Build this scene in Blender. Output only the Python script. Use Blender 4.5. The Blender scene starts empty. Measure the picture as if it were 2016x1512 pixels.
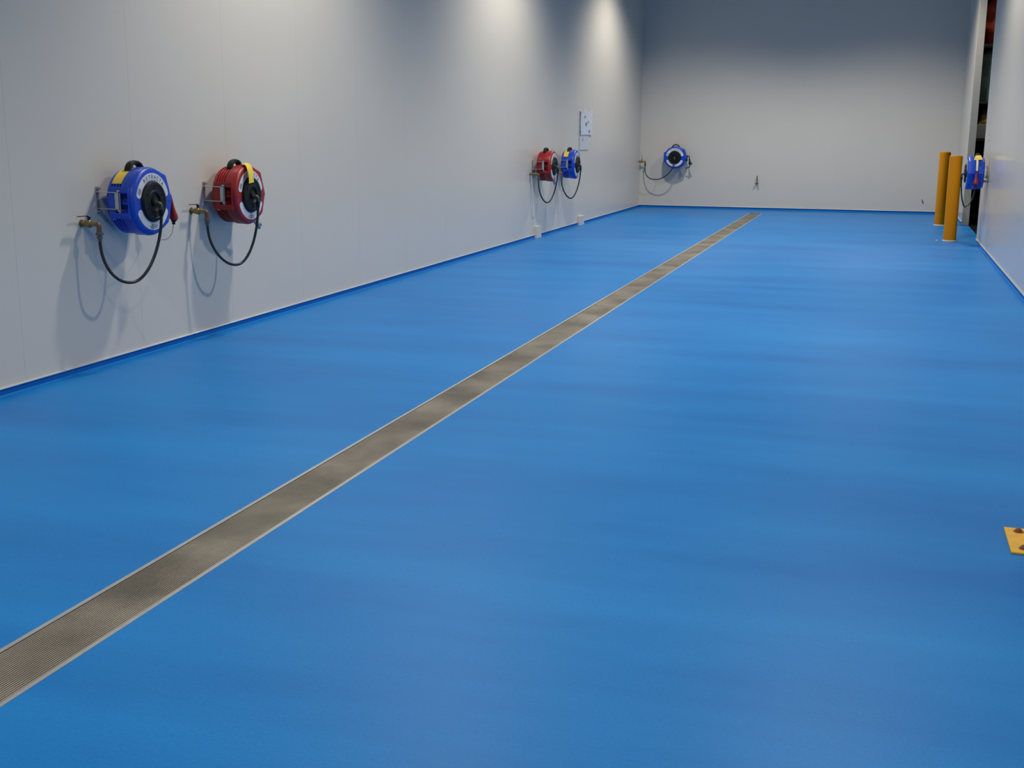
import bpy, bmesh, math, random
from mathutils import Vector, Matrix
random.seed(4)
S = bpy.context.scene
COL = S.collection
PI = math.pi

# ------------------------------------------------------------------ camera
F_PX, YAW, PITCH, ROLL = 2332.85, 0.298045, 0.210150, 0.005985
CAM_H = 1.5
def cam_axes():
    cy, sy, cp, sp = math.cos(YAW), math.sin(YAW), math.cos(PITCH), math.sin(PITCH)
    f = Vector((-sy * cp, cy * cp, -sp)); r = Vector((cy, sy, 0)); u = r.cross(f)
    c, s = math.cos(ROLL), math.sin(ROLL)
    return c * r + s * u, -s * r + c * u, f
r_, u_, f_ = cam_axes()
cam = bpy.data.objects.new('camera', bpy.data.cameras.new('camera'))
COL.objects.link(cam)
cam.matrix_world = Matrix(((r_.x, u_.x, -f_.x, 0), (r_.y, u_.y, -f_.y, 0), (r_.z, u_.z, -f_.z, CAM_H), (0, 0, 0, 1)))
cam.data.sensor_width = 36.0
cam.data.lens = F_PX / 2016 * 36.0
cam.data.clip_end = 200
S.camera = cam

# ------------------------------------------------------------------ world, lamps, exposure
S.view_settings.view_transform = 'Standard'
S.view_settings.look = 'None'
S.view_settings.gamma = 1.0
S.view_settings.use_curve_mapping = False
S.view_settings.exposure = 0.0
w = bpy.data.worlds.new('world'); S.world = w; w.use_nodes = True
w.node_tree.nodes['Background'].inputs[0].default_value = (0.02, 0.02, 0.022, 1)
w.node_tree.nodes['Background'].inputs[1].default_value = 1.0

XL, XR, YB = -4.7206, 1.3261, 24.1097      # left, right and back wall faces
YF, HC = -5.0, 4.95                        # wall behind the camera, ceiling height
LAMP_Z = 4.70
LAMP_CONE, LAMP_BLEND, LAMP_R = 136, 0.68, 0.11
LAMP_Y = ((2.0, 0.72), (8.7, 0.94), (14.8, 0.95), (20.75, 0.97))
LAMP_XW = ((-3.22, 410), (-0.17, 440))
def lamps_and_fill():
    for x, watt in LAMP_XW:
        for y, k in LAMP_Y:
            l = bpy.data.lights.new('ceiling_spot', 'SPOT')
            l.energy = watt * k; l.color = (1.0, 0.945, 0.825)
            l.spot_size = math.radians(LAMP_CONE); l.spot_blend = LAMP_BLEND; l.shadow_soft_size = LAMP_R
            o = bpy.data.objects.new('ceiling_spot', l); COL.objects.link(o)
            o.location = (x, y, LAMP_Z)
    l = bpy.data.lights.new('storeroom_fill', 'POINT'); l.energy = 14; l.color = (1.0, 0.9, 0.8); l.shadow_soft_size = 0.1  # added fill light without a known source, brightens the goods behind the doorway
    o = bpy.data.objects.new('storeroom_fill', l); COL.objects.link(o); o.location = (2.2, 21.62, 2.5)
lamps_and_fill()

# ------------------------------------------------------------------ materials
def nodes(name):
    m = bpy.data.materials.new(name); m.use_nodes = True
    nt = m.node_tree; return m, nt, nt.nodes['Principled BSDF']
def mat(name, col, rough=0.5, metal=0.0, var=0.12, scale=30.0, spec=0.5, bump=0.0):
    m, nt, b = nodes(name)
    tc = nt.nodes.new('ShaderNodeTexCoord'); nz = nt.nodes.new('ShaderNodeTexNoise')
    nz.inputs['Scale'].default_value = scale; nz.inputs['Detail'].default_value = 4
    nt.links.new(tc.outputs['Object'], nz.inputs['Vector'])
    mx = nt.nodes.new('ShaderNodeMix'); mx.data_type = 'RGBA'
    mx.inputs[6].default_value = tuple(c * (1 - var) for c in col) + (1,)
    mx.inputs[7].default_value = tuple(min(1, c * (1 + var)) for c in col) + (1,)
    nt.links.new(nz.outputs['Fac'], mx.inputs[0]); nt.links.new(mx.outputs[2], b.inputs['Base Color'])
    b.inputs['Roughness'].default_value = rough; b.inputs['Metallic'].default_value = metal
    b.inputs['Specular IOR Level'].default_value = spec
    if bump:
        bp = nt.nodes.new('ShaderNodeBump'); bp.inputs['Strength'].default_value = bump; bp.inputs['Distance'].default_value = 0.002
        nt.links.new(nz.outputs['Fac'], bp.inputs['Height']); nt.links.new(bp.outputs[0], b.inputs['Normal'])
    return m

def math_node(nt, op, a, bv=None, c=None):
    n = nt.nodes.new('ShaderNodeMath'); n.operation = op
    for i, v in enumerate((a, bv, c)):
        if v is None: continue
        if isinstance(v, (int, float)): n.inputs[i].default_value = v
        else: nt.links.new(v, n.inputs[i])
    return n.outputs[0]

def wall_mat(name, axis, pitch, offset, col=(0.66, 0.622, 0.566), rough=0.27):
    """insulated panel wall: satin paint, fine vertical joints every panel width"""
    m, nt, b = nodes(name)
    tc = nt.nodes.new('ShaderNodeTexCoord'); sp = nt.nodes.new('ShaderNodeSeparateXYZ')
    nt.links.new(tc.outputs['Object'], sp.inputs[0])
    v = math_node(nt, 'SUBTRACT', sp.outputs[axis], offset)
    v = math_node(nt, 'DIVIDE', v, pitch)
    v = math_node(nt, 'FRACT', v)
    v = math_node(nt, 'SUBTRACT', v, 0.5)
    v = math_node(nt, 'ABSOLUTE', v)
    line = math_node(nt, 'GREATER_THAN', v, 0.5 - 0.0008 / pitch)
    nz = nt.nodes.new('ShaderNodeTexNoise'); nz.inputs['Scale'].default_value = 1.3; nz.inputs['Detail'].default_value = 5
    nt.links.new(tc.outputs['Object'], nz.inputs['Vector'])
    mx = nt.nodes.new('ShaderNodeMix'); mx.data_type = 'RGBA'
    mx.inputs[6].default_value = tuple(c * 0.97 for c in col) + (1,); mx.inputs[7].default_value = tuple(c * 1.02 for c in col) + (1,)
    nt.links.new(nz.outputs['Fac'], mx.inputs[0])
    m2 = nt.nodes.new('ShaderNodeMix'); m2.data_type = 'RGBA'
    nt.links.new(line, m2.inputs[0]); nt.links.new(mx.outputs[2], m2.inputs[6])
    m2.inputs[7].default_value = tuple(c * 0.58 for c in col) + (1,)
    nt.links.new(m2.outputs[2], b.inputs['Base Color'])
    b.inputs['Roughness'].default_value = rough; b.inputs['Specular IOR Level'].default_value = 0.5
    n2 = nt.nodes.new('ShaderNodeTexNoise'); n2.inputs['Scale'].default_value = 60
    nt.links.new(tc.outputs['Object'], n2.inputs['Vector'])
    bp = nt.nodes.new('ShaderNodeBump'); bp.inputs['Strength'].default_value = 0.04; bp.inputs['Distance'].default_value = 0.002
    nt.links.new(n2.outputs['Fac'], bp.inputs['Height']); nt.links.new(bp.outputs[0], b.inputs['Normal'])
    return m

def floor_mat():
    m, nt, b = nodes('blue_epoxy')
    tc = nt.nodes.new('ShaderNodeTexCoord')
    mp = nt.nodes.new('ShaderNodeMapping'); mp.inputs['Scale'].default_value = (0.22, 1.0, 1.0); mp.inputs['Rotation'].default_value = (0, 0, -0.18)
    nt.links.new(tc.outputs['Object'], mp.inputs[0])
    n1 = nt.nodes.new('ShaderNodeTexNoise'); n1.inputs['Scale'].default_value = 1.6; n1.inputs['Detail'].default_value = 6; n1.inputs['Roughness'].default_value = 0.6
    nt.links.new(mp.outputs[0], n1.inputs['Vector'])
    n2 = nt.nodes.new('ShaderNodeTexNoise'); n2.inputs['Scale'].default_value = 90; n2.inputs['Detail'].default_value = 3
    nt.links.new(tc.outputs['Object'], n2.inputs['Vector'])
    rp = nt.nodes.new('ShaderNodeValToRGB')
    rp.color_ramp.elements[0].position = 0.30; rp.color_ramp.elements[0].color = FLOOR_A + (1,)
    rp.color_ramp.elements[1].position = 0.68; rp.color_ramp.elements[1].color = FLOOR_B + (1,)
    nt.links.new(n1.outputs['Fac'], rp.inputs[0])
    mx = nt.nodes.new('ShaderNodeMix'); mx.data_type = 'RGBA'; mx.blend_type = 'MULTIPLY'; mx.inputs[0].default_value = 1
    r2 = nt.nodes.new('ShaderNodeValToRGB')
    r2.color_ramp.elements[0].position = 0.35; r2.color_ramp.elements[0].color = (0.93, 0.93, 0.93, 1)
    r2.color_ramp.elements[1].position = 0.65; r2.color_ramp.elements[1].color = (1.03, 1.03, 1.03, 1)
    nt.links.new(n2.outputs['Fac'], r2.inputs[0]); nt.links.new(rp.outputs[0], mx.inputs[6]); nt.links.new(r2.outputs[0], mx.inputs[7])
    nt.links.new(mx.outputs[2], b.inputs['Base Color'])
    rr = nt.nodes.new('ShaderNodeMapRange'); rr.inputs[3].default_value = 0.36; rr.inputs[4].default_value = 0.48
    b.inputs['Specular IOR Level'].default_value = 0.2
    nt.links.new(n1.outputs['Fac'], rr.inputs[0]); nt.links.new(rr.outputs[0], b.inputs['Roughness'])
    bp = nt.nodes.new('ShaderNodeBump'); bp.inputs['Strength'].default_value = 0.25; bp.inputs['Distance'].default_value = 0.001
    nt.links.new(n2.outputs['Fac'], bp.inputs['Height']); nt.links.new(bp.outputs[0], b.inputs['Normal'])
    return m
FLOOR_A = (0.003, 0.158, 0.51)
FLOOR_B = (0.008, 0.228, 0.63)

def grate_mat():
    m, nt, b = nodes('grate_steel')
    tc = nt.nodes.new('ShaderNodeTexCoord')
    n1 = nt.nodes.new('ShaderNodeTexNoise'); n1.inputs['Scale'].default_value = 2.6; n1.inputs['Detail'].default_value = 5
    nt.links.new(tc.outputs['Object'], n1.inputs['Vector'])
    rp = nt.nodes.new('ShaderNodeValToRGB')
    rp.color_ramp.elements[0].position = 0.36; rp.color_ramp.elements[0].color = (0.27, 0.245, 0.205, 1)
    rp.color_ramp.elements[1].position = 0.66; rp.color_ramp.elements[1].color = (0.50, 0.45, 0.38, 1)
    nt.links.new(n1.outputs['Fac'], rp.inputs[0]); nt.links.new(rp.outputs[0], b.inputs['Base Color'])
    b.inputs['Metallic'].default_value = 0.35; b.inputs['Roughness'].default_value = 0.5
    return m

M = dict(
    floor=floor_mat(), cove=mat('blue_cove', (0.003, 0.165, 0.56), 0.6, var=0.06, scale=20, spec=0.15),
    wl=wall_mat('panel_left', 1, 1.182, 6.843), wb=wall_mat('panel_back', 0, 30.0, 12.0), wr=wall_mat('panel_right', 1, 60.0, 28.0, rough=0.2),
    ceil=mat('ceiling_paint', (0.55, 0.555, 0.56), 0.7, var=0.02), trim=mat('aluminium_trim', (0.60, 0.65, 0.72), 0.22, 0.35, var=0.05),
    jamb=mat('jamb_grey', (0.62, 0.575, 0.50), 0.45, var=0.04), dark=mat('room_darkness', (0.008, 0.007, 0.007), 0.95, spec=0.05),
    blue=mat('blue_plastic', (0.006, 0.062, 0.50), 0.38, var=0.05), red=mat('red_plastic', (0.31, 0.010, 0.012), 0.38, var=0.05),
    black=mat('black_plastic', (0.007, 0.009, 0.009), 0.5, spec=0.3), rubber=mat('black_rubber', (0.012, 0.018, 0.022), 0.38),
    white=mat('white_label', (0.70, 0.72, 0.78), 0.4, var=0.03), ink=mat('label_ink', (0.06, 0.075, 0.11), 0.5), teal=mat('label_teal', (0.10, 0.26, 0.34), 0.5),
    yellow=mat('yellow_tag', (0.84, 0.60, 0.07), 0.5, var=0.10, scale=40), zinc=mat('galvanised', (0.52, 0.53, 0.53), 0.38, 0.7, var=0.1),
    nut=mat('dull_bronze', (0.15, 0.145, 0.12), 0.42, 0.6), darkmetal=mat('dark_fitting', (0.10, 0.095, 0.085), 0.4, 0.6), grey=mat('grey_fitting', (0.33, 0.34, 0.36), 0.4, 0.5), brass=mat('brass', (0.27, 0.205, 0.085), 0.38, 0.75, var=0.2, scale=60),
    copper=mat('red_brass', (0.17, 0.095, 0.07), 0.45, 0.5), steel=mat('drain_steel', (0.62, 0.61, 0.59), 0.32, 0.7, var=0.15, scale=8),
    grate=grate_mat(), pit=mat('drain_pit', (0.015, 0.014, 0.012), 0.9), bollard=mat('bollard_yellow', (0.62, 0.228, 0.0), 0.42, var=0.07, scale=6, spec=0.22),
    plate=mat('plate_yellow', (0.75, 0.42, 0.03), 0.45, var=0.22, scale=22), rust=mat('rusty_steel', (0.24, 0.11, 0.06), 0.6, 0.4, var=0.3, scale=80),
    seal=mat('pale_sealant', (0.70, 0.60, 0.50), 0.5), paper=mat('paper', (0.66, 0.67, 0.73), 0.55, var=0.06, scale=6, bump=0.5),
    board=mat('board_white', (0.60, 0.61, 0.64), 0.5, var=0.05), smudge=mat('grey_print', (0.34, 0.35, 0.40), 0.6, var=0.3),
    cover=mat('white_cover', (0.66, 0.68, 0.68), 0.4, var=0.05), scuff=mat('scuff', (0.12, 0.13, 0.13), 0.7),
    tarp=mat('dark_green_tarp', (0.045, 0.10, 0.09), 0.7, var=0.4, scale=9), bundle=mat('red_sheet', (0.50, 0.075, 0.025), 0.6, var=0.35, scale=7),
    sack=mat('yellow_sack', (0.62, 0.48, 0.18), 0.6, var=0.3, scale=8), box=mat('grey_box', (0.26, 0.26, 0.26), 0.6), rack=mat('black_rack', (0.015, 0.013, 0.012), 0.7))

# ------------------------------------------------------------------ mesh helpers
def add_box(bm, x0, x1, y0, y1, z0, z1):
    v = [bm.verts.new(p) for p in ((x0, y0, z0), (x1, y0, z0), (x1, y1, z0), (x0, y1, z0), (x0, y0, z1), (x1, y0, z1), (x1, y1, z1), (x0, y1, z1))]
    for f in ((0, 3, 2, 1), (4, 5, 6, 7), (0, 1, 5, 4), (1, 2, 6, 5), (2, 3, 7, 6), (3, 0, 4, 7)):
        bm.faces.new([v[i] for i in f])
    return v
def frame(d):
    d = Vector(d).normalized()
    a = Vector((0, 0, 1)) if abs(d.z) < 0.9 else Vector((1, 0, 0))
    s = d.cross(a).normalized(); return s, s.cross(d).normalized()
def add_rings(bm, rings, cap=True, closed=False):
    vs = [[bm.verts.new(p) for p in r] for r in rings]
    n = len(vs[0])
    for a, b in zip(vs, vs[1:]):
        for i in range(n):
            bm.faces.new((a[i], a[(i + 1) % n], b[(i + 1) % n], b[i]))
    if cap:
        bm.faces.new(vs[0][::-1]); bm.faces.new(vs[-1])
    return vs
def add_lathe(bm, origin, axis, prof, n=24):
    """prof: list of (distance along axis, radius)"""
    o = Vector(origin); d = Vector(axis).normalized(); s, t = frame(d)
    add_rings(bm, [[o + d * h + (s * math.cos(2 * PI * i / n) + t * math.sin(2 * PI * i / n)) * max(r, 1e-4) for i in range(n)] for h, r in prof])
def add_tube(bm, pts, r, n=12):
    pts = [Vector(p) for p in pts]
    rings = []; s = None
    for i, p in enumerate(pts):
        d = (pts[min(i + 1, len(pts) - 1)] - pts[max(i - 1, 0)]).normalized()
        if s is None: s, t = frame(d)
        else:
            s = (s - d * s.dot(d)).normalized()
        t = s.cross(d)
        rr = r[i] if isinstance(r, (list, tuple)) else r
        rings.append([p + (s * math.cos(2 * PI * k / n) + t * math.sin(2 * PI * k / n)) * rr for k in range(n)])
    add_rings(bm, rings)
def bez(a, b, c, d, n=14):
    a, b, c, d = map(Vector, (a, b, c, d))
    return [a * (1 - t) ** 3 + b * 3 * t * (1 - t) ** 2 + c * 3 * t * t * (1 - t) + d * t ** 3 for t in [i / n for i in range(n + 1)]]
def obj(name, bm, m, parent=None, smooth=True, bevel=0.0):
    bmesh.ops.recalc_face_normals(bm, faces=bm.faces)
    me = bpy.data.meshes.new(name); bm.to_mesh(me); bm.free()
    o = bpy.data.objects.new(name, me); COL.objects.link(o)
    me.materials.append(m)
    if smooth:
        me.polygons.foreach_set('use_smooth', [True] * len(me.polygons))
        try: me.set_sharp_from_angle(angle=math.radians(38))
        except Exception: pass
    if bevel:
        bv = o.modifiers.new('bevel', 'BEVEL'); bv.width = bevel; bv.segments = 2; bv.limit_method = 'ANGLE'
    if parent: o.parent = parent
    return o
def thing(name, label, cat, loc=(0, 0, 0), rz=0.0, group=None):
    o = bpy.data.objects.new(name, None); COL.objects.link(o); o.empty_display_size = 0.1
    o.location = loc; o.rotation_euler = (0, 0, rz)
    o['label'] = label; o['category'] = cat
    if group: o['group'] = group
    return o
def tag(o, label, cat, group=None):
    o['label'] = label; o['category'] = cat
    if group: o['group'] = group
    return o
def struct(name, bm, m, smooth=False, label=None, cat=None):
    o = obj(name, bm, m, smooth=smooth); o['kind'] = 'structure'
    if label: o['label'] = label
    o['category'] = cat or name.split('_')[0]
    return o
NB = bmesh.new

# ------------------------------------------------------------------ the room
DX0, DX1 = -2.3876, -2.1378                 # drain
DYN, DYE = -3.0, 23.08                      # drain near and far end
TH = 0.10
DOOR0, DOOR1 = 17.98, 21.50                 # opening in the right wall
bm = NB()
add_box(bm, XL - TH, DX0, YF - TH, YB + TH, -0.2, 0); add_box(bm, DX1, XR + TH, YF - TH, YB + TH, -0.2, 0)
add_box(bm, DX0, DX1, DYE, YB + TH, -0.2, 0); add_box(bm, DX0, DX1, YF - TH, DYN, -0.2, 0)
struct('floor', bm, M['floor'], label='smooth bright blue epoxy floor')
bm = NB(); add_box(bm, XL - TH, XL, YF - TH, YB + TH, 0, HC); struct('wall_left', bm, M['wl'], label='long white panel wall on the left')
bm = NB(); add_box(bm, XL, XR + TH, YB, YB + TH, 0, HC); struct('wall_back', bm, M['wb'], label='white panel wall at the far end')
bm = NB(); add_box(bm, XR, XR + TH, YF - TH, DOOR0, 0, HC); struct('wall_right', bm, M['wr'], label='glossy white panel wall on the right')
bm = NB(); add_box(bm, XR, XR + TH, DOOR1, YB, 0, HC); struct('wall_right_end', bm, M['wr'], label='short white wall between the doorway and the far wall', cat='wall')
bm = NB(); add_box(bm, XL, XR, YF - TH, YF, 0, HC); struct('wall_front', bm, M['ceil'])
bm = NB(); add_box(bm, XL - TH, XR + TH, YF - TH, YB + TH, HC, HC + TH); struct('ceiling', bm, M['ceil'])
# grey reveal of the opening
bm = NB(); add_box(bm, XR + 0.001, XR + TH + 0.012, DOOR1 - 0.012, DOOR1, 0, HC); struct('trim_1', bm, M['jamb'], label='grey reveal at the far side of the doorway', cat='trim')
bm = NB(); add_box(bm, XR - 0.004, XR + TH, DOOR0, DOOR0 + 0.006, 0, HC); struct('trim_2', bm, M['cover'], label='pale edge strip at the near side of the doorway', cat='trim')

# cove skirting (blue, quarter round) and the metal strip under the panels
CV = 0.045
def cove_profile():
    q = 0.014
    return [(q + .002, 0.0005)] + [(.002 + q - q * math.sin(PI / 2 * i / 6), q - q * math.cos(PI / 2 * i / 6) + 0.0005) for i in range(1, 7)] + [(.002, CV), (0.0, CV)]
def run(name, mtl, prof, p0, p1, inward, label, smooth=True):
    """sweep prof (distance from wall, height) along the wall foot"""
    bm = NB(); inward = Vector(inward)
    add_rings(bm, [[Vector(p) + inward * d + Vector((0, 0, h)) for d, h in prof] for p in (p0, p1)])
    return struct(name, bm, mtl, smooth=smooth, label=label, cat='baseboard' if name.startswith('base') else 'trim')
cp = cove_profile() + [(0.0, 0.0005)]
sp_ = [(0.0, CV), (0.015, CV), (0.0155, CV + 0.003), (0.008, CV + 0.007), (0.0, CV + 0.009)]
run('baseboard_left', M['cove'], cp, (XL, YF, 0), (XL, YB, 0), (1, 0, 0), 'blue coved skirting along the left wall')
run('trim_3', M['trim'], sp_, (XL, YF, 0), (XL, YB, 0), (1, 0, 0), 'thin silver strip along the foot of the left wall')
run('baseboard_back', M['cove'], cp, (XL, YB, 0), (XR, YB, 0), (0, -1, 0), 'blue coved skirting along the far wall')
run('trim_4', M['trim'], sp_, (XL, YB, 0), (XR, YB, 0), (0, -1, 0), 'thin silver strip along the foot of the far wall')
run('baseboard_right', M['cove'], cp, (XR, YF, 0), (XR, DOOR0, 0), (-1, 0, 0), 'blue coved skirting along the right wall')
run('trim_5', M['trim'], sp_, (XR, YF, 0), (XR, DOOR0, 0), (-1, 0, 0), 'thin silver strip along the foot of the right wall')
run('baseboard_right_end', M['cove'], cp, (XR, DOOR1, 0), (XR, YB, 0), (-1, 0, 0), 'blue coved skirting beyond the doorway')
run('trim_6', M['trim'], sp_, (XR, DOOR1, 0), (XR, YB, 0), (-1, 0, 0), 'thin silver strip beyond the doorway')

# store room behind the opening; its darkness is put into the near-black colour
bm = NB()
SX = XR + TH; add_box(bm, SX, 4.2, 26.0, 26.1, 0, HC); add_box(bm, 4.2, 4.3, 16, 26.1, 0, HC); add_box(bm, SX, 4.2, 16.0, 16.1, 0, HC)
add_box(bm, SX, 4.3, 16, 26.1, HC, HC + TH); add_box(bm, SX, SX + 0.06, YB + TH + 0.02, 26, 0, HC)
struct('wall_storeroom', bm, M['dark'], label='walls of the room behind the doorway, coloured near black for its darkness', cat='wall')
bm = NB(); add_box(bm, SX, 4.3, 16, 26.1, -0.2, -0.002); struct('floor_storeroom', bm, M['dark'], label='floor of the room behind the doorway, darkness put into its colour', cat='floor')

# ------------------------------------------------------------------ floor drain
dr = thing('floor_drain', 'long straight stainless steel grated floor drain running down the blue floor', 'drain', ((DX0 + DX1) / 2, 0, 0))
HW = (DX1 - DX0) / 2; EW = 0.017
for s in (-1, 1):
    bm = NB(); a, b = sorted((s * HW, s * (HW - EW))); add_box(bm, a, b, DYN, DYE, -0.03, 0.0015)
    obj('edge_rail', bm, M['steel'], dr, smooth=False)
bm = NB(); add_box(bm, -HW + EW, HW - EW, DYE - 0.012, DYE, -0.03, 0.001); obj('end_plate', bm, M['pit'], dr, smooth=False)
bm = NB(); IW = HW - EW - 0.003; NBAR = 23
for i in range(NBAR):
    c = -IW + (i + 0.5) * 2 * IW / NBAR
    wd = 0.0042
    p = [(c - wd / 2, -0.0008), (c + wd / 2, -0.0008), (c + wd / 4, -0.02), (c - wd / 4, -0.02)]
    add_rings(bm, [[(x, y, z) for x, z in p] for y in (DYN, DYE - 0.013)])
y = DYN + 0.1
while y < DYE - 0.05:
    add_box(bm, -IW, IW, y, y + 0.006, -0.03, -0.017); y += 0.25
obj('grate', bm, M['grate'], dr, smooth=False)
bm = NB()
add_box(bm, -HW, HW, DYN, DYE, -0.16, -0.15); add_box(bm, -HW, -HW + 0.004, DYN, DYE, -0.15, -0.031); add_box(bm, HW - 0.004, HW, DYN, DYE, -0.15, -0.031)
obj('channel', bm, M['pit'], dr, smooth=False)

# ------------------------------------------------------------------ bollards
def bollard(x, y, h, label, plate_m, plate_w=0.0, rad=0.089, bolts=True):
    t = thing('bollard', label, 'bollard', (x, y, 0), 0, 'yellow bollards')
    bm = NB(); add_lathe(bm, (0, 0, 0.008), (0, 0, 1), [(0, rad), (h - 0.022, rad), (h - 0.014, rad - 0.003), (h - 0.008, rad - 0.012)], 48)
    obj('post', bm, M['bollard'], t)
    bm = NB(); add_lathe(bm, (0, 0, h - 0.016), (0, 0, 1), [(0, rad - 0.002), (0.006, rad - 0.002), (0.012, rad - 0.012), (0.015, rad * 0.5), (0.016, 0.0)], 48)
    obj('cap', bm, M['seal'] if not plate_w else M['bollard'], t)
    if plate_w:
        bm = NB(); q = plate_w / 2; add_box(bm, -q, q, -q, q, 0.0, 0.009); bp = obj('base_plate', bm, plate_m, t, smooth=False, bevel=0.002)
        k = q - 0.048
        for sx in (-1, 1):
            for sy in (-1, 1):
                bm = NB(); add_lathe(bm, (sx * k, sy * k, 0.009), (0, 0, 1), [(0, 0.019), (0.003, 0.019), (0.0032, 0.013), (0.010, 0.012), (0.0102, 0.008), (0.014, 0.007), (0.016, 0.004)], 12)
                obj('bolt', bm, M['rust'], bp)
    else:
        bm = NB(); add_lathe(bm, (0, 0, 0.0005), (0, 0, 1), [(0, rad + 0.010), (0.006, rad + 0.008), (0.012, rad - 0.001)], 48)
        obj('base_ring', bm, M['seal'], t)
    return t
bollard(0.975, 18.16, 1.20, 'yellow tube bollard in front of the doorway, nearer and taller looking of the pair', None)
bollard(0.968, 21.25, 1.21, 'yellow tube bollard by the doorway, half hidden behind the other bollard', None)
bollard(0.688, 4.61, 1.20, 'yellow bollard in the right foreground showing only its bolted square base plate', M['plate'], 0.295)
b_ = NB(); add_lathe(b_, (0.80, 18.10, 0), (0, 0, 1), [(0, 0.012), (0.006, 0.012), (0.012, 0.006)], 10)
tag(obj('floor_bolt', b_, M['seal']), 'small pale bolt head on the blue floor left of the nearer standing bollard', 'bolt')

# ------------------------------------------------------------------ hose reels
# local frame of a reel: x to the right when facing the wall, -y out of the wall, z up, origin on the wall behind the hub
R0 = 0.217
def hull(pts):
    pts = sorted(set(pts))
    def half(ps):
        o = []
        for p in ps:
            while len(o) > 1 and (o[-1][0] - o[-2][0]) * (p[1] - o[-2][1]) - (o[-1][1] - o[-2][1]) * (p[0] - o[-2][0]) <= 0: o.pop()
            o.append(p)
        return o
    a, b = half(pts), half(pts[::-1]); return a[:-1] + b[:-1]
_h = hull([(round(R0 * math.cos(2 * PI * i / 180), 5), round(R0 * math.sin(2 * PI * i / 180), 5)) for i in range(180)]
          + [(0.180, 0.165), (0.238, 0.0), (0.185, -0.150)])
def outline(phi):
    c, s = math.cos(phi), math.sin(phi)
    best = 1e9
    for (ax, ay), (bx, by) in zip(_h, _h[1:] + _h[:1]):
        dx, dy = bx - ax, by - ay; den = c * dy - s * dx
        if abs(den) < 1e-9: continue
        t = (ax * dy - ay * dx) / den; k = (ax * s - ay * c) / den
        if t > 0 and -1e-6 <= k <= 1 + 1e-6: best = min(best, t)
    return best
NA = 160
OUT = [outline(2 * PI * i / NA) for i in range(NA)]
def rad_at(phi_deg):
    return OUT[int(round(phi_deg / 360 * NA)) % NA]
D_STEP, D_FRONT = 0.172, 0.272
def housing_bm():
    bm = NB()
    prof = [(0.060, .62), (0.061, .84), (0.068, .90), (0.078, .93), (0.0855, .945), (D_STEP, .95), (D_STEP + .003, .985), (D_STEP + .010, 1.0), (.238, 1.0), (.252, .99), (.262, .965), (.269, .925), (D_FRONT, .87), (D_FRONT + .0005, .3)]
    def scale_at(D):
        for (a, p), (b, q) in zip(prof, prof[1:]):
            if a <= D <= b: return p + (q - p) * (D - a) / (b - a)
        return prof[-1][1]
    Ds = [p[0] for p in prof]
    for k in range(4):                    # ribs and grooves of the rear shell
        g = .0965 + .0205 * k; Ds += [g, g + .0012, g + .0078, g + .009]
    B0, B1, C0, C1 = .104, .2465, .150, .2385   # bracket block and its pocket
    for q in (B0, B1, C0, C1): Ds += [q - .0004, q + .0004]
    rings = []
    for D in sorted(set(Ds)):
        gr = any(.0965 + .0205 * k + .001 < D < .0965 + .0205 * k + .008 for k in range(4))
        sc = scale_at(D); ring = []
        for i in range(NA):
            a = 360.0 * i / NA; r = OUT[i] * sc
            if gr and (28 < a < 78 or 102 < a < 151 or 209 < a < 262 or 278 < a < 330): r -= 0.014
            if 150 < a < 210 and B0 < D < B1:                            # squared block that takes the bracket
                tz = abs(math.tan(math.radians(a)))
                if 0.222 * tz < 0.096:
                    r = 0.222 / abs(math.cos(math.radians(a)))
                    if C0 < D < C1 and 0.222 * tz < .060: r = 0.176
                elif 0.222 * tz < 0.108: r = max(r, .100 / abs(math.sin(math.radians(a))))
            if (abs(a - 270) < 14) and D_STEP - .02 < D < D_STEP + .012: r -= 0.012
            ring.append((r * math.cos(math.radians(a)), -D, r * math.sin(math.radians(a))))
        rings.append(ring)
    add_rings(bm, rings)
    # moulding seam across the middle
    add_box(bm, -0.203, -0.128, -D_FRONT - 0.002, -D_FRONT + 0.004, -0.0025, 0.0025)
    add_box(bm, 0.128, 0.212, -D_FRONT - 0.002, -D_FRONT + 0.004, -0.0025, 0.0025)
    add_box(bm, 0.222, 0.249, -0.235, -0.19, -0.004, 0.004)
    add_box(bm, -0.218, -0.195, -0.25, -0.178, -0.003, 0.003)
    return bm
def arc_bm(r0, r1, a0, a1, D, th=0.0012, n=36, round_end=True):
    bm = NB(); cr = (r1 - r0) / 2; rm = (r0 + r1) / 2
    poly = []
    A0, A1 = math.radians(a0), math.radians(a1)
    for i in range(n + 1): a = A0 + (A1 - A0) * i / n; poly.append((r1 * math.cos(a), r1 * math.sin(a)))
    def capend(a, sgn):
        out = []
        for i in range(1, 8):
            q = PI * i / 8
            out.append((math.cos(a) * (rm + cr * math.cos(q)) - sgn * math.sin(a) * cr * math.sin(q) * .8, math.sin(a) * (rm + cr * math.cos(q)) + sgn * math.cos(a) * cr * math.sin(q) * .8))
        return out
    if round_end: poly += capend(A1, 1)
    for i in range(n + 1): a = A1 + (A0 - A1) * i / n; poly.append((r0 * math.cos(a), r0 * math.sin(a)))
    if round_end: poly += capend(A0, -1)[::-1]
    add_rings(bm, [[(x, -D, z) for x, z in poly], [(x, -D - th, z) for x, z in poly]])
    return bm
_glyph = {}
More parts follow.
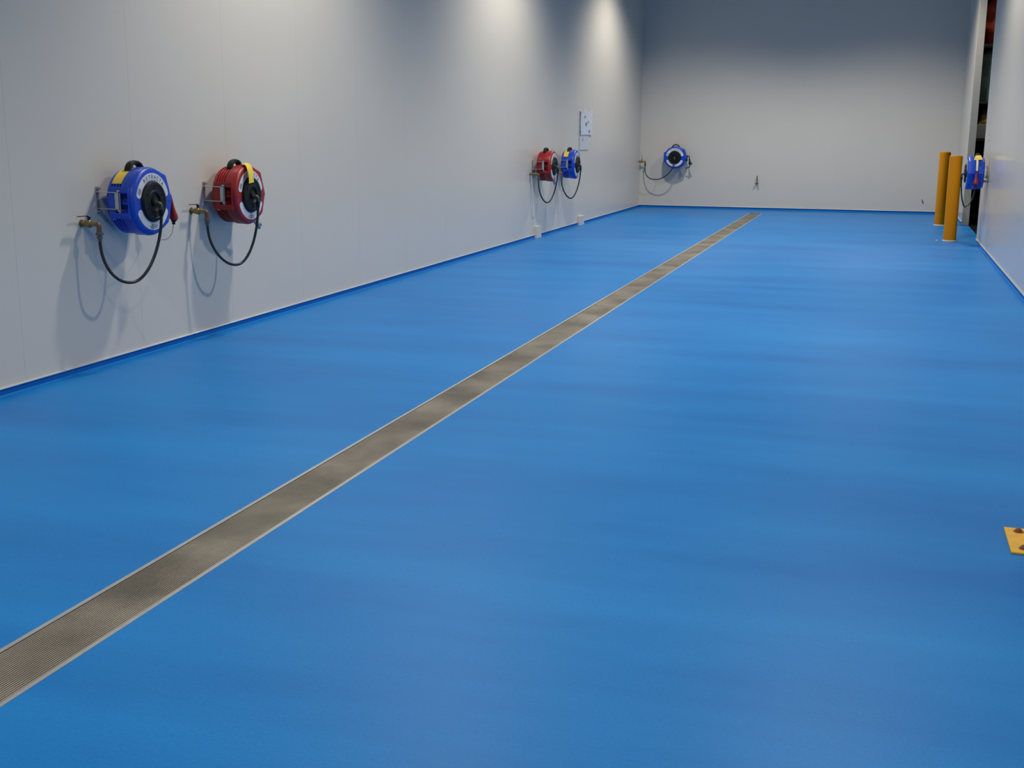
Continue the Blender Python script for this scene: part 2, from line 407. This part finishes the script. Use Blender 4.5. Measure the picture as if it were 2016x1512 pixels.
def glyph(ch):
    if ch not in _glyph:
        cu = bpy.data.curves.new('glyph', 'FONT'); cu.body = ch; cu.align_x = 'CENTER'; cu.size = 1.0; cu.offset = 0.012
        o = bpy.data.objects.new('glyph', cu); COL.objects.link(o)
        bpy.context.view_layer.update()
        me = bpy.data.meshes.new_from_object(o.evaluated_get(bpy.context.evaluated_depsgraph_get()))
        vs = [tuple(v.co) for v in me.vertices]; fs = [tuple(p.vertices) for p in me.polygons]
        bpy.data.objects.remove(o); bpy.data.curves.remove(cu); bpy.data.meshes.remove(me)
        _glyph[ch] = (vs, fs)
    return _glyph[ch]
def lettering_bm(word, rr, size, a_mid, span, D):
    bm = NB(); n = len(word)
    for i, ch in enumerate(word):
        a = math.radians(a_mid + span / 2 - span * i / (n - 1)); vs, fs = glyph(ch)
        c, s = math.cos(a - PI / 2), math.sin(a - PI / 2); bx, bz = rr * math.cos(a), rr * math.sin(a)
        vv = [bm.verts.new((bx + (x * c - y * s) * size, -D, bz + (x * s + y * c) * size)) for x, y, _ in vs]
        for f in fs:
            try: bm.faces.new([vv[k] for k in f])
            except ValueError: pass
    return bm
def flat_strip(path, wid, th, dirw):
    """ribbon following path, width along dirw"""
    bm = NB(); dirw = Vector(dirw).normalized(); rings = []
    for i, p in enumerate(path):
        p = Vector(p); d = (Vector(path[min(i + 1, len(path) - 1)]) - Vector(path[max(i - 1, 0)])).normalized(); nrm = d.cross(dirw).normalized()
        wv = wid[i] if isinstance(wid, list) else wid
        rings.append([p - dirw * wv / 2 - nrm * th / 2, p + dirw * wv / 2 - nrm * th / 2, p + dirw * wv / 2 + nrm * th / 2, p - dirw * wv / 2 + nrm * th / 2])
    add_rings(bm, rings); return bm

PROTO = {}
def shared(key, fn):
    if key not in PROTO:
        bm = fn(); bmesh.ops.recalc_face_normals(bm, faces=bm.faces)
        me = bpy.data.meshes.new(key); bm.to_mesh(me); bm.free()
        me.polygons.foreach_set('use_smooth', [True] * len(me.polygons))
        try: me.set_sharp_from_angle(angle=math.radians(34))
        except Exception: pass
        PROTO[key] = me
    return PROTO[key]
def part(name, key, fn, m, parent, label=None):
    me = shared(key + '|' + m.name, fn)
    if not me.materials: me.materials.append(m)
    o = bpy.data.objects.new(name, me); COL.objects.link(o); o.parent = parent
    if label: o['label'] = label
    return o

def hub_bm():
    bm = NB(); add_lathe(bm, (0, -D_FRONT + .004, 0), (0, -1, 0), [(0, .128), (.016, .127), (.023, .123), (.026, .116), (.026, .104), (.023, .101), (.023, .074), (.026, .070), (.026, .058), (.014, .052), (.012, .030), (.026, .026), (.029, .018), (.029, 0)], 56)
    for k in range(6):
        a = k * PI / 3 + .5
        add_lathe(bm, (.088 * math.cos(a), -D_FRONT - .018, .088 * math.sin(a)), (0, -1, 0), [(0, .007), (.004, .007), (.005, .004)], 8)
    return bm
def fitting_bm():
    bm = NB(); y = -D_FRONT - .022
    add_lathe(bm, (0, y + .004, -.012), (0, -1, 0), [(0, .020), (.012, .020), (.013, .015), (.030, .014), (.034, .009)], 14)
    add_tube(bm, bez((0, y - .02, -.012), (0, y - .034, -.012), (.004, y - .036, -.02), (.006, y - .034, -.05), 8), .0125, 12)
    return bm
def handle_bm():
    p = bez((-.074, 0, .192), (-.062, 0, .262), (.052, 0, .262), (.068, 0, .196), 18)
    bm = NB(); rings = []
    for i, q in enumerate(p):
        d = (p[min(i + 1, 18)] - p[max(i - 1, 0)]).normalized(); nr = Vector((0, -1, 0)).cross(d)
        rings.append([q + nr * h - Vector((0, yy, 0)) for yy, h in ((.130, -.008), (.152, -.010), (.172, -.008), (.175, .0), (.171, .010), (.152, .014), (.131, .010), (.127, 0))])
    add_rings(bm, rings); return bm
BZ = .014                                   # height of the bracket middle above the hub axis
def arm_bm(z0, z1):
    bm = NB(); a, b = Vector((-.197, -.004, 0)), Vector((-.232, -.176, 0)); n = Vector((b.y - a.y, a.x - b.x, 0)).normalized() * .015
    add_rings(bm, [[Vector((q.x, q.y, z)) for q in (a - n, a + n, b + n, b - n)] for z in (z0, z1)]); return bm
def bracket_bm():
    bm = NB(); ux = -.197
    add_box(bm, ux - .014, ux + .014, -.006, -.0005, BZ - .085, BZ + .085)           # wall plate
    add_box(bm, -.2365, -.2305, -.184, -.158, BZ - .054, BZ + .054)                   # outer flat
    for z in (.049, -.054):
        b2 = arm_bm(BZ + z, BZ + z + .005); me = bpy.data.meshes.new('tmp'); b2.to_mesh(me); b2.free(); bm.from_mesh(me); bpy.data.meshes.remove(me)
    return bm
def bracket_bolt_bm(zs):
    def f():
        bm = NB(); add_lathe(bm, (-.197, -.006, zs), (0, -1, 0), [(0, .012), (.003, .012), (.0032, .0095), (.013, .0095), (.0135, .006), (.024, .006)], 6); return bm
    return f
def pin_bm():
    bm = NB(); add_lathe(bm, (-.214, -.176, BZ - .078), (0, 0, 1), [(0, .0075), (.156, .0075)], 14)
    for z in (.056, -.066): add_box(bm, -.226, -.178, -.187, -.165, BZ + z, BZ + z + .010)
    return bm
def gun_bm():
    bm = NB()
    add_lathe(bm, (.276, 0, .02), (.16, 0, -1), [(0, .007), (.02, .009), (.07, .014), (.105, .020), (.13, .027), (.15, .028), (.158, .020), (.162, .012)], 18)
    ring = [(.321 + .020 * math.cos(q), 0, -.122 + .022 * math.sin(q)) for q in [2 * PI * i / 18 for i in range(19)]]
    add_tube(bm, ring, .0045, 8)
    return bm
def gun_tip_bm():
    bm = NB(); add_lathe(bm, (.298, 0, -.130), (-.10, 0, -1), [(0, .017), (.018, .017), (.020, .011), (.038, .010)], 12); return bm
def outlet_bm():
    bm = NB(); add_box(bm, .205, .238, -.186, -.144, -.075, .045); return bm
def low_gun_bm():
    bm = NB(); add_tube(bm, [(.085, -.235, -.196), (.125, -.235, -.214), (.150, -.235, -.228), (.168, -.235, -.246), (.176, -.235, -.262)], [.008, .014, .018, .014, .010], 12)
    add_tube(bm, [(.150, -.235, -.226), (.184, -.235, -.226), (.205, -.235, -.238)], [.010, .013, .008], 10)
    return bm
def top_tag_bm():
    pts = []
    for i in range(15):
        a = 96 + 50 * i / 14; r = rad_at(a) * .945 + .004 + (.010 if i == 0 else 0)
        pts.append((r * math.cos(math.radians(a)), -.134, r * math.sin(math.radians(a))))
    return flat_strip(pts, .070, .0016, (0, 1, .0))
def hang_tag_bm():
    p = bez((-.002, -.215, .226), (-.018, -.272, .236), (-.052, -.312, .205), (-.064, -.318, .090), 14)
    return flat_strip(p, [.088 + .005 * math.sin(i * .9) for i in range(15)], .0014, (1, 0.10, .05))
def peak_tag_bm():
    p = bez((.066, -.150, .230), (.10, -.150, .238), (.145, -.150, .205), (.172, -.150, .176), 12)
    return flat_strip(p, [.05 + .0045 * i for i in range(13)], .0016, (0, 1, .06))
def tag_tail_bm():
    p = bez((.166, -.160, .184), (.215, -.160, .135), (.232, -.160, .09), (.243, -.160, .035), 10)
    return flat_strip(p, .026, .0016, (0, 1, 0))
def hose_bm(ut, wt, bot, k1, k2, dt=.127):
    def f():
        bm = NB(); e = (.006, -D_FRONT - .054, -.058)
        b = Vector(bot)
        p = bez((ut, -dt, wt), (ut, -dt, wt - k1), (b.x - k2, b.y + .03, b.z), b, 18)
        p += bez(b, (b.x + k2 * .95, b.y - .04, b.z), (e[0], e[1], e[2] - k1 * 1.25), e, 20)[1:]
        add_tube(bm, p, .0098, 12); return bm
    return f
def ferrule_bm(p, d):
    def f():
        bm = NB(); add_lathe(bm, p, d, [(0, .0135), (.036, .0135), (.040, .011), (.046, .0105)], 14); return bm
    return f
def text_rows_bm():
    """rows of print too small to read"""
    bm = NB()
    for r, a0, a1, n in ((.166, 255, 283, 9), (.156, 252, 286, 11), (.146, 258, 280, 7)):
        for i in range(n):
            a = math.radians(a0 + (a1 - a0) * (i + .5) / n); da = math.radians((a1 - a0) / n * .38)
            q = [(math.cos(a - da), math.sin(a - da)), (math.cos(a + da), math.sin(a + da))]
            v = [bm.verts.new((rr * c, -D_FRONT - .0021, rr * s)) for rr, (c, s) in ((r, q[0]), (r + .006, q[0]), (r + .006, q[1]), (r, q[1]))]
            bm.faces.new(v)
    return bm
def side_rows_bm():
    bm = NB()
    for r, a0, a1 in ((.143, 147, 162), (.151, 146, 163), (.159, 147, 162), (.166, 149, 160)):
        v = []
        for rr in (r, r + .0042):
            for a in ([a0, a1] if rr == r else [a1, a0]):
                v.append(bm.verts.new((rr * math.cos(math.radians(a)), -D_FRONT - .0021, rr * math.sin(math.radians(a)))))
        bm.faces.new(v)
    r = .134
    pr = None
    for i in range(17):
        a = math.radians(62 + 60 * i / 16); cur = [bm.verts.new((q * math.cos(a), -D_FRONT - .0021, q * math.sin(a))) for q in (r, r + .003)]
        if pr: bm.faces.new((pr[0], cur[0], cur[1], pr[1]))
        pr = cur
    return bm

def tap(loc, rz, label, lever=(-1, 0, .04), elbow=True, drop=.05, out=.115, scale=1.0):
    t = thing('water_tap', label, 'tap', loc, rz, 'brass hose taps on the walls')
    bm = NB()
    add_lathe(bm, (0, -.0005, 0), (0, -1, 0), [(0, .024), (.005, .024), (.006, .014), (.028, .013), (.029, .021), (.044, .021), (.048, .025), (.068, .025), (.072, .019), (.082, .016), (out if elbow else .10, .015)], 16)
    obj('valve_body', bm, M['brass'], t)
    L = Vector(lever).normalized(); bm = NB()
    add_lathe(bm, (0, -.058, .022), (0, 0, 1), [(0, .010), (.016, .009), (.020, .009)], 10)
    a = Vector((0, -.058, .040)); side = L.cross(Vector((0, -1, 0))) if abs(L.z) > .6 else Vector((0, -1, 0))
    pts = [a - L * .012, a, a + L * .02 + Vector((0, 0, .008 if abs(L.z) < .6 else 0)), a + L * .105 + Vector((0, 0, .006 if abs(L.z) < .6 else 0))]
    b2 = flat_strip(pts, .017, .004, side)
    me = bpy.data.meshes.new('tmp'); b2.to_mesh(me); b2.free(); bm.from_mesh(me); bpy.data.meshes.remove(me)
    obj('lever', bm, M['black'], t, smooth=False)
    if elbow:
        bm = NB(); p = bez((0, -out + .012, 0), (0, -out - .008, 0), (0, -out - .012, -.004), (0, -out - .012, -.018), 8) + [(0, -out - .012, -drop)]
        add_tube(bm, p, .0145, 14); obj('elbow', bm, M['copper'], t)
        bm = NB(); add_lathe(bm, (0, -out - .012, -drop + .004), (0, 0, -1), [(0, .018), (.008, .019), (.009, .024), (.021, .024), (.022, .017), (.034, .016), (.035, .019), (.041, .019), (.043, .014), (.056, .013)], 6 * 3)
        obj('union_nut', bm, M['nut'], t)
    return t

def reel(loc, rz, col, label, bot, tap_uw, k1, k2, tagkind=None, gun='red', gun_d=.165, drop=.05, tap_d=.127):
    t = thing('hose_reel', label, 'hose reel', loc, rz, 'hose reels on the walls')
    part('housing', 'housing', housing_bm, M[col], t)
    part('hub', 'hub', hub_bm, M['black'], t, 'black round hub disc')
    part('swivel_fitting', 'fitting', fitting_bm, M['darkmetal'], t)
    lb = part('label_plate', 'label_up', lambda: arc_bm(.131, .180, 17, 163, D_FRONT, .0016), M['white'], t, 'white curved label above the hub')
    part('lettering', 'letters', lambda: lettering_bm('RETRACTA', .145, .034, 83, 78, D_FRONT + .0021), M['ink'], lb)
    part('small_print', 'side_rows', side_rows_bm, M['ink'], lb)
    lb = part('label_plate', 'label_lo', lambda: arc_bm(.131, .180, 205, 333, D_FRONT, .0016), M['white'], t, 'white curved label below the hub')
    part('small_print', 'text_rows', text_rows_bm, M['teal'], lb)
    part('handle', 'handle', handle_bm, M['black'], t, 'black carrying handle')
    br = part('bracket', 'bracket', bracket_bm, M['zinc'], t, 'galvanised square wall bracket')
    for zs in (.086, -.058):
        part('bolt', 'bbolt%.3f' % zs, bracket_bolt_bm(zs), M['grey'], br)
    part('hinge_pin', 'pin', pin_bm, M['zinc'], t)
    part('side_sticker', 'sticker', sticker_bm, M['white'], t, 'small white sticker')
    part('hose_outlet', 'outlet', outlet_bm, M['black' if gun != 'red' else col], t)
    if gun != 'grey':
        bm = NB(); add_tube(bm, bez((.232, -.165, .01), (.262, -.165, .03), (.276, -gun_d, .05), (.278, -gun_d, .012), 8), .0075, 10); obj('outlet_hose', bm, M['rubber'], t)
    if gun == 'red':
        g = part('spray_gun', 'gun', gun_bm, M['red'], t, 'red spray gun on the hose end'); g.location.y = -gun_d
        part('gun_tip', 'gun_tip', gun_tip_bm, M['black'], g)
        if tagkind == 'top' and gun_d > .2:
            bm = NB(); add_tube(bm, bez((.292, 0, -.165), (.28, 0, -.215), (.16, -.06, -.262), (.0, -.095, -.243), 10), .0022, 8); obj('cord', bm, M['scuff'], g)
    elif gun == 'black':
        g = part('spray_gun', 'gun_b', gun_bm, M['black'], t, 'black spray gun on the hose end'); g.location.y = -gun_d
        part('gun_tip', 'gun_tip_b', gun_tip_bm, M['brass'], g)
        bm = NB(); add_tube(bm, bez((.294, -gun_d, -.165), (.294, -gun_d, -.20), (.26, -.15, -.19), (.205, -.13, -.215), 8), .009, 10); obj('trailing_hose', bm, M['rubber'], t)
    else:
        part('spray_gun', 'low_gun', low_gun_bm, M['grey'], t, 'grey spray gun below the housing')
    if tagkind == 'top': part('paper_tag', 'tag_top', top_tag_bm, M['yellow'], t, 'yellow tag lying on the top')
    if tagkind == 'hang': part('paper_tag', 'tag_hang', hang_tag_bm, M['yellow'], t, 'yellow tag hanging over the front')
    if tagkind == 'peak': part('paper_tag', 'tag_peak', peak_tag_bm, M['yellow'], t, 'yellow tag folded over the top'); part('tag_tail', 'tag_tail', tag_tail_bm, M['seal'], t, 'pale strip hanging from the tag')
    ut, wt = tap_uw
    ws = wt - drop - .0535
    h = obj('inlet_hose', hose_bm(ut, ws, bot, k1, k2, tap_d)(), M['rubber'], t); h['label'] = 'black looped rubber hose'
    obj('hose_ferrule', ferrule_bm((.006, -D_FRONT - .054, -.05), (0, 0, -1))(), M['black'], h)
    return t
def sticker_bm():
    bm = NB(); a = 207
    r = rad_at(a) * .949; c, s = math.cos(math.radians(a)), math.sin(math.radians(a))
    tx, tz = -s, c
    P = [(r * c + q * tx, r * s + q * tz) for q in (-.014, .014)]
    add_rings(bm, [[(P[0][0], -.098, P[0][1]), (P[1][0], -.098, P[1][1]), (P[1][0], -.116, P[1][1]), (P[0][0], -.116, P[0][1])],
                   [(P[0][0] + .003 * c, -.098, P[0][1] + .003 * s), (P[1][0] + .003 * c, -.098, P[1][1] + .003 * s), (P[1][0] + .003 * c, -.116, P[1][1] + .003 * s), (P[0][0] + .003 * c, -.116, P[0][1] + .003 * s)]])
    return bm

LW, RW = PI / 2, -PI / 2
# near pair on the left wall
reel((XL, 6.637, 1.047), LW, 'blue', 'large blue hose reel on the left wall nearest the camera, yellow tag on its top', (-.215, -.235, -.495), (-.370, -.121), .16, .13, 'top', 'red', .225)
tap((XL, 6.267, .926), LW, 'brass tap with black lever on the left wall, left of the nearest blue hose reel')
reel((XL, 7.885, 1.030), LW, 'red', 'dark red hose reel beside the nearest blue one, yellow tag hanging over its front', (-.175, -.235, -.50), (-.375, -.101), .16, .13, 'hang', 'grey')
tap((XL, 7.507, .929), LW, 'brass tap with black lever between the nearest blue and dark red hose reels')
# far pair on the left wall
reel((XL, 16.45, 1.020), LW, 'red', 'far red hose reel on the left wall, next to the far blue one', (-.20, -.235, -.50), (-.29, -.105), .15, .12, None, 'grey')
tap((XL, 16.16, .915), LW, 'small brass tap on the left wall under the far red hose reel')
reel((XL, 17.79, 1.012), LW, 'blue', 'far blue hose reel on the left wall, yellow tag, right of the far red one', (-.20, -.235, -.50), (-.37, -.115), .15, .12, 'top', 'red')
tap((XL, 17.42, .897), LW, 'small brass tap between the far red and far blue hose reels')
# far wall
reel((-3.972, YB, 1.010), 0.0, 'blue', 'blue hose reel facing the camera on the far wall', (-.375, -.235, -.440), (-.6216, -.092), .17, .17, None, 'black', .2, tap_d=.11)
tap((XL, YB - .11, .918), LW, 'small tap at the far corner, feeding the hose reel on the far wall', lever=(0, 0, 1))
tap((-2.365, YB, .525), 0.0, 'small unused tap low on the far wall above the drain end', lever=(0, 0, 1), elbow=False)
# right wall
reel((XR, 16.98, .995), RW, 'blue', 'blue hose reel seen edge on at the right wall beside the doorway', (-.10, -.245, -.45), (-.36, -.115), .16, .10, 'peak', 'red')
tap((XR, 17.34, .880), RW, 'brass tap on the right wall hidden behind the edge-on blue hose reel')

# ------------------------------------------------------------------ things on the walls
bm = NB(); add_box(bm, XL + .0005, XL + .012, 18.97, 19.60, 1.21, 1.83)
tag(obj('notice_board', bm, M['board'], smooth=False, bevel=.002), 'pale rigid board low under the crumpled notice, above right of the far blue reel', 'board')
def sheet(y0, y1, z0, z1, d0, name, label, blobs):
    t = thing(name, label, 'notice', (XL + d0, y0, z0)); W, H = y1 - y0, z1 - z0
    bm = NB(); n = 14; g = [[None] * (n + 1) for _ in range(n + 1)]; g2 = [[None] * (n + 1) for _ in range(n + 1)]
    rnd = random.Random(7)
    for i in range(n + 1):
        for j in range(n + 1):
            q = .003 + .005 * math.sin(i * 1.3 + j * .7) * math.sin(j * 1.1 + .4) + .002 * rnd.random()
            z = H * j / n - (.03 * math.sin(i * .9) if j == n else 0)
            g[i][j] = bm.verts.new((q + .006, W * i / n, z)); g2[i][j] = bm.verts.new((q + .0052, W * i / n, z))
    for i in range(n):
        for j in range(n):
            bm.faces.new((g[i][j], g[i + 1][j], g[i + 1][j + 1], g[i][j + 1])); bm.faces.new((g2[i][j], g2[i][j + 1], g2[i + 1][j + 1], g2[i + 1][j]))
    obj('sheet', bm, M['paper'], t)
    for (a, b, ra, rb) in blobs:
        bm = NB(); v = [bm.verts.new((.0175, W * a + ra * math.cos(q) * (1 + .25 * math.sin(3 * q)), H * b + rb * math.sin(q))) for q in [2 * PI * k / 14 for k in range(14)]]
        bm.faces.new(v); obj('print_mark', bm, M['smudge'], t)
    return t
sheet(18.98, 19.80, 1.45, 1.84, .012, 'paper_notice', 'crumpled white paper notice on the left wall above the far blue reel', [(.45, .45, .05, .03), (.62, .52, .03, .02), (.72, .15, .04, .025), (.35, .75, .05, .015)])
bm = NB(); v = [bm.verts.new((XL + .0126, 19.17 + .05 * math.cos(q), 1.37 + .03 * math.sin(q))) for q in [2 * PI * k / 12 for k in range(12)]]; bm.faces.new(v)
o = obj('print_mark', bm, M['smudge']); o.parent = bpy.data.objects['notice_board']
def cover(y0, y1, h, label):
    bm = NB(); p = [(.0, 0), (.036, 0), (.036, h - .006), (.030, h), (0, h)]
    add_rings(bm, [[(XL + d + .0005, y, z) for d, z in p] for y in (y0, y1)])
    tag(obj('wall_box_cover', bm, M['wl'], smooth=False), label, 'cover', 'white covers at the wall foot')
cover(16.40, 16.66, .17, 'low white box cover at the foot of the left wall under the far red reel')
cover(18.95, 19.27, .15, 'low white box cover at the left wall foot, right of the far blue reel')
for y, z, l in ((17.33, 1.494, 'small dark screw head on the right wall, upper of two above the reel'), (17.27, 1.421, 'small dark screw head on the right wall, lower of two above the reel')):
    bm = NB(); add_lathe(bm, (XR - .0005, y, z), (-1, 0, 0), [(0, .011), (.004, .010), (.006, .005)], 12); tag(obj('screw', bm, M['grey']), l, 'screw')
bm = NB(); add_tube(bm, [(.745, YB - .003, .275), (.752, YB - .004, .245), (.765, YB - .004, .215), (.780, YB - .003, .185)], [.005, .011, .010, .003], 8)
tag(obj('scuff_mark', bm, M['scuff']), 'short dark scuff low on the far wall left of the bollards', 'mark')

# ------------------------------------------------------------------ goods on a rack in the dark room
rk = thing('storage_rack', 'black storage rack in the dark room behind the doorway', 'rack', (1.44, 22.3, 0))
for x in (0.04, .95):
    for y in (1.55,):
        bm = NB(); add_box(bm, x - .02, x + .02, y - .02, y + .02, 0, 4.2); obj('upright', bm, M['rack'], rk, smooth=False)
for z in (.10, 1.42, 2.05, 3.00):
    bm = NB(); add_box(bm, 0, .97, 0, 1.57, z - .04, z); obj('shelf', bm, M['rack'], rk, smooth=False)
def lump(name, x0, x1, y0, y1, z0, z1, m, label, cat, amp=.05, seed=1, taper=.0):
    bm = NB(); n = 20; rings = []; rnd = random.Random(seed); ph = [rnd.random() * 6 for _ in range(6)]
    cx, cy = (x0 + x1) / 2, (y0 + y1) / 2
    for j in range(15):
        t = j / 14; e = (1 - max(0, (t - .75) / .25) ** 2 * .35) * (1 - taper * t)
        ring = []
        for i in range(n):
            a = 2 * PI * i / n; c, s = math.cos(a), math.sin(a)
            k = 1 / max(abs(c), abs(s)) ** .7
            q = 1 - amp * (.5 + .5 * math.sin(3 * a + ph[0] + 9 * t)) - amp * (.5 + .5 * math.sin(5 * a + ph[1] - 14 * t)) - amp * .6 * (.5 + .5 * math.sin(22 * t + ph[2]))
            ring.append((cx + (x1 - x0) / 2 * c * min(k, 1.25) * q * e * .88, cy + (y1 - y0) / 2 * s * min(k, 1.25) * q * e * .88, z0 + (z1 - z0) * t))
        rings.append(ring)
    add_rings(bm, rings); return tag(obj(name, bm, m), label, cat)
lump('folded_sheet_bundle', 1.40, 2.42, 22.33, 23.78, 3.001, 3.85, M['bundle'], 'orange red folded bundle high up in the dark doorway', 'bundle', .10, 3)
lump('folded_tarpaulin', 1.40, 2.42, 22.33, 23.78, 2.051, 2.955, M['tarp'], 'dark green tarpaulin bundle under the orange red one in the doorway', 'tarpaulin', .06, 5)
lump('yellow_sack', 1.42, 2.35, 22.36, 23.7, 1.661, 1.98, M['sack'], 'pale yellow sack on a grey box in the dark doorway', 'sack', .08, 8, .45)
bm = NB(); add_box(bm, 1.47, 2.38, 22.36, 23.75, 1.421, 1.66); tag(obj('storage_box', bm, M['box'], smooth=False, bevel=.01), 'grey box under the yellow sack in the dark doorway', 'box')
